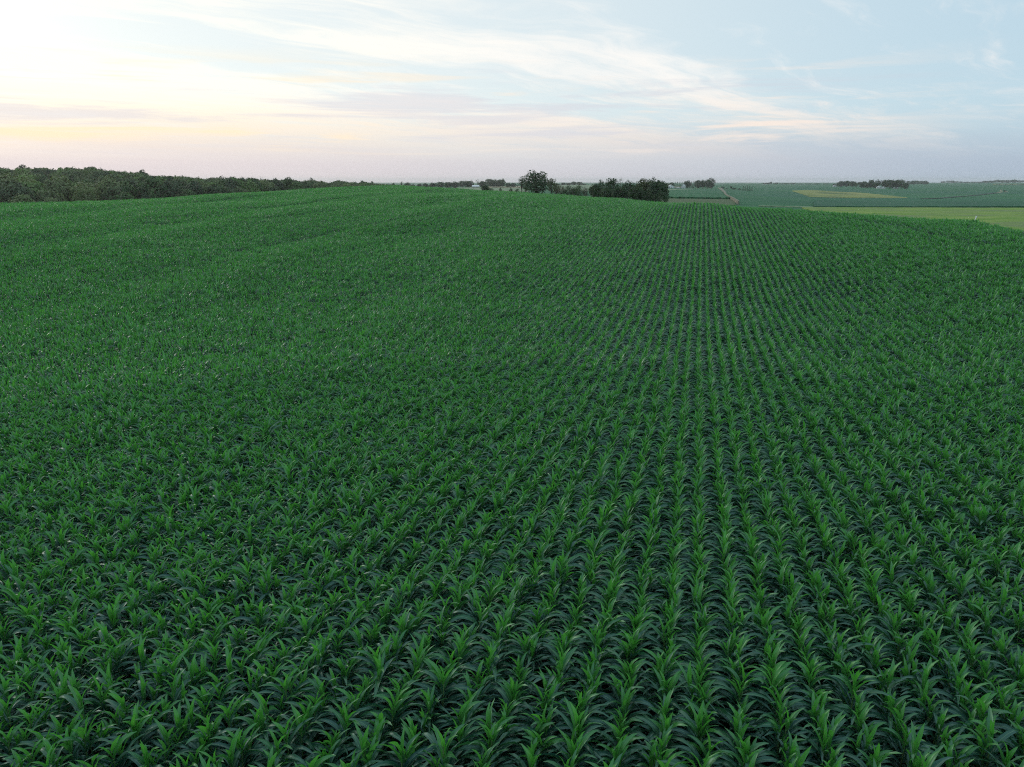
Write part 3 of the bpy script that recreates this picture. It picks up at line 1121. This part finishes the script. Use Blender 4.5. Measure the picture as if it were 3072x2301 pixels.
G_A = 'trees on the field edge at the centre'
T = [
    # px, r, top, width px, style, tone, label, category
    (1607, 306, 516, 84, 'broad', 'dark', 'tallest broad tree at the centre, dark ragged crown with sky gaps', 'tree'),
    (1566, 312, 530, 26, 'slim', 'dark', 'slender tree with bare lower stems just left of the tallest broad tree', 'tree'),
    (1577, 318, 534, 22, 'slim', 'dark', 'thin tree squeezed between the slender tree and the tallest broad tree', 'tree'),
    (1656, 300, 537, 30, 'loose', 'olive', 'small pale olive tree just right of the tallest broad tree', 'tree'),
    (1668, 294, 552, 22, 'loose', 'olive', 'lower pale sapling at the right foot of the small olive tree', 'tree'),
    (1684, 285, 558, 30, 'shrub', 'rust', 'reddish shrub at the left end of the low thicket between the groves', 'shrub'),
    (1708, 282, 558, 38, 'shrub', 'dark', 'dark middle shrub of the low thicket between the groves', 'shrub'),
    (1735, 280, 557, 32, 'shrub', 'green', 'green mounded shrub in the low thicket between the groves', 'shrub'),
    (1756, 274, 563, 20, 'shrub', 'rust', 'rusty pointed shrub at the right end of the low thicket', 'shrub'),
    (1720, 286, 566, 34, 'shrub', 'rust', 'low rusty shrub behind the middle of the thicket', 'shrub'),
    (1787, 262, 554, 44, 'dense', 'green', 'green rounded tree at the left end of the right-hand dark grove', 'tree'),
    (1803, 270, 541, 24, 'loose', 'dark', 'mushroom topped tree rising behind the left end of the dark grove', 'tree'),
    (1838, 262, 537, 46, 'broad', 'dark', 'tall dark tree left of the spiky tree in the dark grove', 'tree'),
    (1862, 268, 535, 20, 'bare', 'dark', 'thin spiky tree with sparse twigs in the middle of the dark grove', 'tree'),
    (1884, 258, 545, 40, 'broad', 'dark', 'dark round topped tree just right of the spiky tree in the grove', 'tree'),
    (1908, 256, 551, 34, 'loose', 'green', 'loose green tree in the dip of the dark grove skyline', 'tree'),
    (1932, 252, 541, 54, 'dense', 'olive', 'olive topped broad tree right of the middle of the dark grove', 'tree'),
    (1956, 256, 537, 40, 'broad', 'dark', 'tallest dark crown near the right end of the grove', 'tree'),
    (1974, 248, 546, 66, 'dome', 'dark', 'big dark rounded tree ending the grove on the right', 'tree'),
    (1912, 246, 560, 52, 'dense', 'green', 'lower green tree standing in front of the dark grove', 'tree'),
    (1860, 250, 562, 48, 'dense', 'dark', 'low dark tree in front of the spiky tree of the grove', 'tree'),
    (1822, 254, 566, 40, 'dense', 'green', 'low bushy tree at the front left of the dark grove', 'tree'),
    (1999, 256, 573, 18, 'shrub', 'dark', 'small dark bush sticking out of the right end of the grove', 'shrub'),
    (1978, 243, 578, 52, 'shrub', 'dark', 'low dark shrub under the big rounded tree ending the grove', 'shrub'),
    (1943, 244, 572, 50, 'shrub', 'dark', 'dark shrub at the foot of the grove near its right end', 'shrub'),
    # scrub peeping over the crest left of the big tree
    (1456, 318, 557, 26, 'dense', 'dark', 'round grey green bush breaking the corn crest below the centre tree belt', 'shrub'),
    (1474, 316, 565, 18, 'shrub', 'dark', 'low bush at the right side of the round bush on the crest', 'shrub'),
    (1502, 312, 564, 10, 'loose', 'dark', 'tiny lone bush on the crest in front of the pale field', 'shrub'),
    (1532, 310, 565, 13, 'loose', 'green', 'small bush on the crest left of the bare stemmed trees', 'shrub'),
    (1551, 308, 567, 16, 'shrub', 'dark', 'low scrub at the feet of the bare stemmed trees', 'shrub'),
]
for a in T:
    place_tree(*a)

# tree belt behind the pale field at the centre, about a kilometre off
belt = [(1258, 552, 18, 'dense'), (1277, 551, 22, 'dense'), (1298, 549, 24, 'dense'), (1320, 546, 30, 'broad'), (1345, 547, 28, 'dense'), (1366, 546, 30, 'dense'),
        (1386, 543, 28, 'broad'), (1407, 543, 32, 'dense'), (1434, 538, 18, 'bare'), (1449, 544, 26, 'dense'), (1470, 537.5, 30, 'broad'), (1484, 540, 26, 'dense'),
        (1498, 540, 24, 'dense'), (1508, 537.5, 18, 'broad'), (1524, 549, 18, 'dense'), (1540, 549, 18, 'dense'), (1553, 552, 14, 'bare')]
bl = ['low tree at the far left end of the hazy tree belt', 'second tree from the left end of the hazy tree belt', 'small dome shaped tree left of the higher part of the tree belt',
      'broad hazy tree starting the higher left part of the tree belt', 'flat topped hazy tree in the left half of the tree belt', 'wide hazy tree in the middle of the left half of the belt',
      'tall hazy tree a little left of the white roofed shed', 'large rounded hazy tree touching the left end of the white roofed shed', 'sparse twiggy tree rising behind the white roofed shed',
      'hazy tree just right of the white roofed shed', 'tallest domed tree of the belt above the round bush on the crest', 'hazy tree right of the tallest dome in the belt',
      'hazy tree near the right end of the tall part of the belt', 'upright tree ending the tall part of the belt', 'low hazy tree right of the gap after the tall belt',
      'low hazy tree left of the bare stemmed trees', 'thin bare tree against the sky left of the bare stemmed trees']
for (px, top, w, st), lab in zip(belt, bl):
    place_tree(px, 985 + random.uniform(-25, 35), top, w, st, 'dark', lab, 'tree', 'hazy tree belt at the centre')
# hazy trees on the hill between the groves
for px, top, w, lab in ((1672, 551, 18, 'pale hazy tree at the left of the far hill between the groves'), (1690, 548, 16, 'hazy tree with a spike top on the far hill between the groves'),
                        (1706, 549, 18, 'hazy round tree in the middle of the far hill'), (1722, 545, 18, 'tallest hazy tree on the far hill between the groves'),
                        (1738, 546, 20, 'hazy wide tree right of the tallest on the far hill'), (1751, 551, 14, 'last low hazy tree on the right of the far hill')):
    place_tree(px, 1650 + random.uniform(-60, 60), top, w, 'dense', 'dark', lab, 'tree', 'hazy trees on the far hill')
# windbreak of the farm with white gables
farm2 = [(2001, 550, 22, 'dense', 'olive', 'olive tree peeping out behind the right end of the dark grove'), (2014, 548, 18, 'dense', 'dark', 'tree behind the wide white gable'),
         (2025, 546, 9, 'cone', 'cedar', 'first spruce in the row behind the long low white shed'), (2032, 545, 9, 'cone', 'cedar', 'second spruce in the row behind the long low white shed'),
         (2039, 546, 9, 'cone', 'cedar', 'third spruce in the row, left of the narrow white gable'), (2046, 545, 9, 'cone', 'cedar', 'spruce directly above the narrow white gable'),
         (2062, 543, 24, 'dense', 'dark', 'bluish round tree right of the narrow white gable'), (2074, 545, 16, 'cone', 'cedar', 'pointed tree in the middle of the farm windbreak'),
         (2081, 543.5, 12, 'cone', 'cedar', 'tall thin pointed tree in the middle of the farm windbreak'), (2095, 542, 26, 'dense', 'green', 'round green tree in the right half of the farm windbreak'),
         (2110, 541, 26, 'broad', 'dark', 'high dome of the farm windbreak left of the leaning tree'), (2124, 540, 24, 'dense', 'green', 'dense tree just left of the leaning ragged tree'),
         (2135, 534.5, 24, 'loose', 'rust', 'ragged reddish tree topping the right end of the farm windbreak'), (2133, 549, 20, 'dense', 'dark', 'lower dark tree under the ragged reddish tree')]
for px, top, w, st, tone, lab in farm2:
    place_tree(px, 1120 + random.uniform(-15, 25), top, w, st, tone, lab, 'tree', 'windbreak trees of the white gabled farm')
for px, top, w, st, ft, lab, cat in (
        (2168, 560, 14, 'shrub', 566, 'dark bush at the top of the gravel track', 'shrub'), (2181, 564.5, 9, 'shrub', 567, 'tiny bush right of the top of the gravel track', 'shrub'),
        (2193, 558.5, 8, 'loose', 567, 'small pointed bush in the loose row right of the track', 'shrub'), (2202, 563, 18, 'shrub', 569, 'wide low bush in the row right of the track', 'shrub'),
        (2218, 565, 10, 'shrub', 571, 'small bush left of the dark cedar clump', 'shrub'), (2229, 557.5, 9, 'cone', 573, 'leftmost cedar of the dark square clump', 'tree'),
        (2235, 558.5, 8, 'cone', 573, 'second cedar of the dark square clump', 'tree'), (2241, 556.5, 9, 'cone', 573.5, 'tallest cedar in the middle of the dark clump', 'tree'),
        (2248, 558.5, 9, 'cone', 573.5, 'cedar right of the tallest one in the dark clump', 'tree'), (2255, 558.5, 8, 'cone', 573.5, 'rightmost cedar of the dark square clump', 'tree')):
    place_tree(px, None, top, w, st, 'cedar', lab, cat, 'bushes and cedars right of the gravel track', foot=ft)
place_tree(2206, None, 600, 7, 'shrub', 'rust', 'reddish bush beside the near bend of the gravel track', 'shrub', foot=607)
place_tree(2214, None, 606, 6, 'shrub', 'cedar', 'dark little bush at the corn end of the gravel track', 'shrub', foot=612)
place_tree(3014, None, 571, 8, 'shrub', 'cedar', 'lone dark bush between the pale banks at far right', 'shrub', foot=575.5)
grove = [(2503, 551.5, 12, 'dense', 1700), (2522, 544, 26, 'dense', 1650), (2541, 543, 24, 'dense', 1650), (2557, 544, 18, 'dense', 1600), (2569, 545, 18, 'loose', 1330), (2590, 545, 30, 'dense', 1330),
         (2604, 548, 22, 'dense', 1320), (2614, 540, 18, 'dense', 1310), (2626, 548, 22, 'dense', 1300), (2632, 539, 16, 'loose', 1310), (2641, 540, 12, 'slim', 1310),
         (2655, 541, 22, 'dense', 1310), (2671, 540, 26, 'dense', 1300), (2690, 541, 30, 'dense', 1300), (2705, 539.5, 24, 'broad', 1290), (2717, 549, 18, 'dense', 1280)]
gl = ['small pale tree beside the far white shed left of the right-hand grove', 'bluish dome at the left end of the right-hand farm grove', 'bluish dome, second in the right-hand farm grove', 'bluish low dome, third in the right-hand farm grove',
      'first dark tree of the right-hand farm grove', 'wide dark tree in the left half of the right-hand farm grove', 'low dark tree between the wide tree and the upright pair',
      'upright tree left of the notch in the right-hand grove', 'low tree in the notch left of the white gables', 'ragged tree above the two white gables', 'thin tree leaning over the gap by the white gables',
      'dark tree right of the gap above the white gables', 'dense tree in the right half of the farm grove', 'widest dark tree of the right half of the farm grove', 'tallest tree near the right end of the farm grove', 'low dark tree ending the farm grove on the right']
for (px, top, w, st, r), lab in zip(grove, gl):
    place_tree(px, r, top, w, st, 'dark', lab, 'tree', 'trees of the right-hand farm grove')


# ------------------------------------------------------------------ the wood on the left
wsrc = bpy.data.collections.new('wood_sources')
wi = 0
for st, kx, tone in (('dome', 0, 'wood_a'), ('dome', 1, 'wood_b'), ('dome', 2, 'wood_a'), ('dome', 1, 'wood_a'), ('dome', 2, 'wood_b'), ('dome', 0, 'wood_b'), ('broad', 2, 'wood_a'), ('dome', 0, 'wood_a')):
    tm, (qd, sh) = GEO[st, kx][0], GEO[st, kx][1:]
    n = len(tm.vertices)
    V = [tuple(v_.co) for v_ in tm.vertices] + [p for q in qd for p in q]
    fs = [tuple(p.vertices) for p in tm.polygons]
    mi = [1] * len(fs)
    fs += [tuple(n + 4 * i + j for j in range(4)) for i in range(len(qd))]
    mi += [0] * len(qd)
    me = mesh_from('wood_tree', V, fs, [M_T[tone], M_BARK], None, {'shade': [0.5] * n + [s for s in sh for _ in range(4)]}, mi)
    wsrc.objects.link(obj('wood_%02d' % wi, me, link=False))
    wi += 1
SIL = np.array([(-1200, 496), (-300, 500), (0, 503), (120, 503), (190, 501), (285, 503), (325, 510), (380, 513), (430, 517), (450, 527), (520, 530), (620, 535), (700, 534), (790, 538), (870, 539), (900, 546),
                (935, 541), (960, 545), (985, 548), (1020, 543), (1045, 548), (1090, 546), (1130, 551), (1180, 554), (1240, 556)], float)
R0 = np.array([(-1200, 285), (0, 285), (300, 300), (620, 335), (900, 400), (1150, 520), (1250, 560)], float)
pts, scs = [], []
for gx in np.arange(-700, 60, 9.4):
    for gy in np.arange(120, 900, 9.4):
        x, y = gx + random.uniform(-3.6, 3.6), gy + random.uniform(-3.6, 3.6)
        r, a = math.hypot(x, y), math.atan2(x, y)
        px = float(px_of_az(a))
        if not -700 < px < 1235:
            continue
        r0 = np.interp(px, R0[:, 0], R0[:, 1])
        if r < r0 or r > r0 + 380:
            continue
        z = float(zt(x, y))
        edge_f = min(1, .62 + (r - r0) / 50)
        h = random.uniform(9.5, 15.5) * edge_f
        hm = CAM_H - r * tdep(px, np.interp(px, SIL[:, 0], SIL[:, 1]) + abs(random.gauss(0, 6))) - z
        if hm < 4:
            continue
        h = min(h, hm)
        pts.append((x, y, z - .3))
        scs.append(h / 10.0)
wm = bpy.data.meshes.new('wood')
wm.vertices.add(len(pts))
wm.vertices.foreach_set('co', np.array(pts, np.float32).ravel())
n = len(pts)
a = wm.attributes.new('idx', 'INT', 'POINT')
a.data.foreach_set('value', rng.integers(0, wi, n).astype(np.int32))
a = wm.attributes.new('scl', 'FLOAT', 'POINT')
a.data.foreach_set('value', np.array(scs, np.float32))
a = wm.attributes.new('tint', 'FLOAT', 'POINT')
_p = np.array(pts)
a.data.foreach_set('value', np.clip(.32 + .22 * np.sin(_p[:, 0] / 17 + np.sin(_p[:, 1] / 23) * 1.7) + rng.normal(0, .30, n), 0, 1).astype(np.float32))
a = wm.attributes.new('rot', 'FLOAT_VECTOR', 'POINT')
rv = np.zeros((n, 3), np.float32)
rv[:, 2] = rng.uniform(0, 6.28, n)
a.data.foreach_set('vector', rv.ravel())
wo = obj('wood', wm)
wo.modifiers.new('trees', 'NODES').node_group = instancer('wood_trees', wsrc)
tag(wo, 'dense dark green wood covering the low hill beyond the corn at left', 'wood', kind='stuff')
G_W = 'trees standing out of the left-hand wood'
for px, r, top, w, st, tone, lab in (
        (284, 560, 502, 18, 'broad', 'dark', 'round headed tree poking above the wood skyline near its highest part'),
        (70, 560, 499.5, 44, 'dense', 'dark', 'broad dome on the wood skyline at the far left'),
        (425, 540, 514, 40, 'dense', 'dark', 'rounded crown where the wood skyline starts to drop'),
        (548, 560, 525, 16, 'bare', 'dark', 'spiky bare topped tree on the descending wood skyline'),
        (670, 560, 530, 30, 'loose', 'dark', 'ragged tree standing above the lower part of the wood'),
        (693, 560, 532, 22, 'loose', 'dark', 'ragged tree next to another, above the lower part of the wood'),
        (786, 600, 531, 22, 'bare', 'rust', 'round leafless grey tree on the low wood skyline'),
        (866, 430, 537, 44, 'dense', 'green', 'fresh green round tree where the wood drops to the field'),
        (820, 415, 545, 50, 'dense', 'green', 'pale green tree in front of the low wood left of the round green tree'),
        (936, 620, 538, 26, 'dense', 'dark', 'hazy dome tree right of the fresh green tree'),
        (1014, 640, 542, 18, 'broad', 'dark', 'small hazy tree with a round head near the crest'),
        (1090, 700, 545, 30, 'dense', 'dark', 'low hazy dome at the thin right end of the wood'),
        (1118, 720, 547, 22, 'dense', 'dark', 'last hazy tree at the thin right end of the wood'),
        (1180, 820, 551, 18, 'dense', 'dark', 'low round tree beyond the crest right of the wood'),
        (1205, 850, 544, 8, 'slim', 'dark', 'thin sentinel tree standing on the crest at the centre left'),
        (1223, 850, 549, 22, 'dense', 'dark', 'rounded tree right of the thin sentinel tree'),
        (1240, 870, 552, 14, 'loose', 'dark', 'small low tree between the rounded tree and the hazy belt')):
    place_tree(px, r, top, w, st, tone, lab, 'tree', G_W)


# ------------------------------------------------------------------ distant tree lines, several kilometres off
def treeline(name, items, r, label):
    V, fs, sh = [], [], []
    for px, top, w in items:
        st, kx = random.choice(('dense', 'broad')), random.randrange(3)
        x, y = at(px, r + random.uniform(-60, 60), top)
        z = float(zt(x, y)) - .5
        h = max(3, zat(px, top, math.hypot(x, y)) - z)
        ww = w * y / F / WIDTH[st]
        qd, s_ = GEO[st, kx][1:]
        for q, s1_ in zip(qd, s_):
            b = len(V)
            V += [(x + p[0] * ww, y + p[1] * ww, z + p[2] * h / 10) for p in q]
            fs.append((b, b + 1, b + 2, b + 3))
            sh += [s1_] * 4
    o = obj(name, mesh_from(name, V, fs, M_T['dark'], None, {'shade': sh}))
    tag(o, label, 'tree line', kind='stuff')


treeline('distant_treeline', [(2294, 549, 12), (2305, 548, 14), (2313, 545, 8), (2325, 550, 10), (2330, 547.5, 10), (2345, 550.5, 16), (2362, 550, 22), (2380, 549, 16), (2400, 551, 20), (2425, 550.5, 20), (2450, 550.5, 24), (2478, 550.5, 20)],
         2900, 'faint blue tree line on the horizon right of the farm windbreak')
treeline('distant_treeline', [(2727, 543, 14), (2740, 542, 14), (2752, 542, 14), (2764, 542.5, 14), (2775, 542.5, 14), (2783, 545, 8)], 2600, 'blue tree line just right of the right-hand farm grove')
treeline('distant_treeline', [(2830, 544, 16), (2846, 542.5, 14), (2857, 542, 12), (2868, 543.5, 16), (2882, 544.5, 12), (2900, 545, 24), (2922, 545, 22), (2940, 545, 20)], 4200, 'far blue tree line with small bumps on the horizon at right')
treeline('distant_treeline', [(2958, 542.5, 20), (2975, 542, 20), (2992, 539.5, 20), (3008, 540.5, 18), (3024, 540.5, 20), (3042, 539, 18), (3060, 541, 22), (3082, 541, 24)], 4000, 'faint blue tree line on the rise at the right edge')


# ------------------------------------------------------------------ farm buildings
def building(name, px, r, w, d, hw, hr, rot, roofm, label, gable_front=True, wallm=None):
    x, y = at(px, r, 560)
    z = float(zt(x, y))
    root = bpy.data.objects.new(name, None)
    COL.objects.link(root)
    root.location = (x, y, z)
    root.rotation_euler = (0, 0, -az_of(px) + rot)
    tag(root, label, 'building')
    wl = MB()
    # the ridge runs along local y when the gable faces the viewer
    def pt(a, b, c):
        return (a, b, c) if gable_front else (b, a, c)
    W2, D2 = (w / 2, d / 2) if gable_front else (d / 2, w / 2)
    for s in (-1, 1):
        wl.poly([pt(-W2, s * D2, -1), pt(W2, s * D2, -1), pt(W2, s * D2, hw), pt(0, s * D2, hw + hr), pt(-W2, s * D2, hw)])
        wl.poly([pt(s * W2, -D2, -1), pt(s * W2, D2, -1), pt(s * W2, D2, hw), pt(s * W2, -D2, hw)])
    obj('wall', wl.mesh('wall', [wallm or M_WHITE]), root)
    rf = MB()
    ov, th = .45, .22
    sl = hr / W2
    for s in (-1, 1):
        e, hb = s * (W2 + ov), hw - ov * sl
        a = [pt(0, -D2 - ov, hw + hr + .03), pt(0, D2 + ov, hw + hr + .03), pt(e, D2 + ov, hb + .03), pt(e, -D2 - ov, hb + .03)]
        b = [(p[0], p[1], p[2] + th) for p in a]
        rf.poly(b)
        rf.poly(a[::-1])
        for i in range(4):
            rf.poly([a[i], a[(i + 1) % 4], b[(i + 1) % 4], b[i]])
    obj('roof', rf.mesh('roof', [roofm]), root)
    yf = -d / 2 if gable_front else -d / 2
    dm = MB()
    dw = min(w * .18, 3.2)
    dm.box(-dw / 2, dw / 2, yf - .06, yf - .01, 0, min(hw * .8, 3.2))
    obj('door', dm.mesh('door', [M_DOOR]), root)
    for s in (-1, 1):
        wn = MB()
        wn.box(s * w * .3 - .55, s * w * .3 + .55, yf - .05, yf - .01, hw * .4, hw * .4 + 1.1)
        obj('window', wn.mesh('window', [M_GLASS]), root)
    return root


building('shed', 1427, 955, 8.6, 7, 1.7, 1.5, 0.0, M_METAL, 'long low shed with a white roof in the hazy tree belt', gable_front=False, wallm=M_DOOR)
building('barn', 2012, 1095, 8.6, 11, 2.2, 2.4, 0.2, M_METAL, 'wide white gabled barn at the left of the farm behind the grove')
building('house', 2050.5, 1095, 5.0, 8, 3.2, 2.4, -0.1, M_METAL, 'narrow white gabled house between the spruces and the round tree')
building('shed', 2034, 1090, 5, 4, .7, .35, 0.0, M_METAL, 'very low white shed between the two white gables', gable_front=False)
building('barn', 2637, 1265, 6.4, 9, 1.9, 1.9, 0.1, M_METAL, 'left white gable in front of the right-hand farm grove')
building('house', 2650, 1260, 6.2, 9, 1.6, 1.6, 0.0, M_METAL, 'right white gable in front of the right-hand farm grove')
building('shed', 2683, 1250, 3.0, 4, 1.6, .9, 0.0, M_METAL, 'tiny white shed at the foot of the right half of the farm grove')
building('shed', 2693, 1250, 2.6, 4, 1.5, 1.0, 0.0, M_METAL, 'smaller white shed right of another, below the tallest grove trees')
building('barn', 2504, 1660, 7, 9, 2.2, 1.8, 0.1, M_METAL, 'far white barn alone left of the right-hand farm grove')

# small white marker post at the corn's edge on the right, leaning
px0, rp = 2921, 139.0
x, y = at(px0, rp, 655)
z = float(zt(x, y))
hp = zat(px0, 645.5, rp) - z
root = bpy.data.objects.new('marker_post', None)
COL.objects.link(root)
root.location = (x, y, z - .2)
root.rotation_euler = (0, R(9), 0)
tag(root, 'leaning white marker post standing at the corn edge by the meadow', 'post')
m = MB()
m.tube([(0, 0, 0), (0, 0, hp * .5), (.03, 0, hp + .1)], [.075, .072, .06], 8)
obj('shaft', m.mesh('shaft', [M_WHITE], True), root)
m = MB()
m.box(-.08, .16, -.03, .03, hp - .16, hp + .06)
obj('marker_plate', m.mesh('marker_plate', [M_WHITE]), root)
# pale drum by the end of the track
x, y = hit(2210, 611)
m = MB()
m.tube([(0, 0, -.2), (0, 0, .12), (0, 0, .95), (0, 0, 1.05)], [.42, .45, .45, .40], 12)
o = obj('drum', m.mesh('drum', [M_WHITE], True), None, (x, y, float(zt(x, y)) + .3))
tag(o, 'small pale drum beside the dark little bush at the track end', 'drum')

# ------------------------------------------------------------------ haze
hm_, t, o_ = new_mat('haze')
pv = t.new('ShaderNodeVolumePrincipled')
pv.inputs['Color'].default_value = (1.0, 0.95, 0.98, 1)
pv.inputs['Density'].default_value = 0.00010
pv.inputs['Anisotropy'].default_value = 0.5
t.l.new(pv.outputs[0], o_.inputs['Volume'])
hm_.cycles.volume_sampling = 'DISTANCE'
ztop = 27.0
m = MB()
m.box(-8900, 8900, -8900, 8900, ZMIN - 1.2, ztop)
h = obj('haze', m.mesh('haze', [hm_]))
tag(h, 'pale evening haze lying over the farmland', 'haze', kind='stuff')
print('near', len(nx_), 'far', len(fx), 'wood', len(pts), 'zmin', ZMIN)
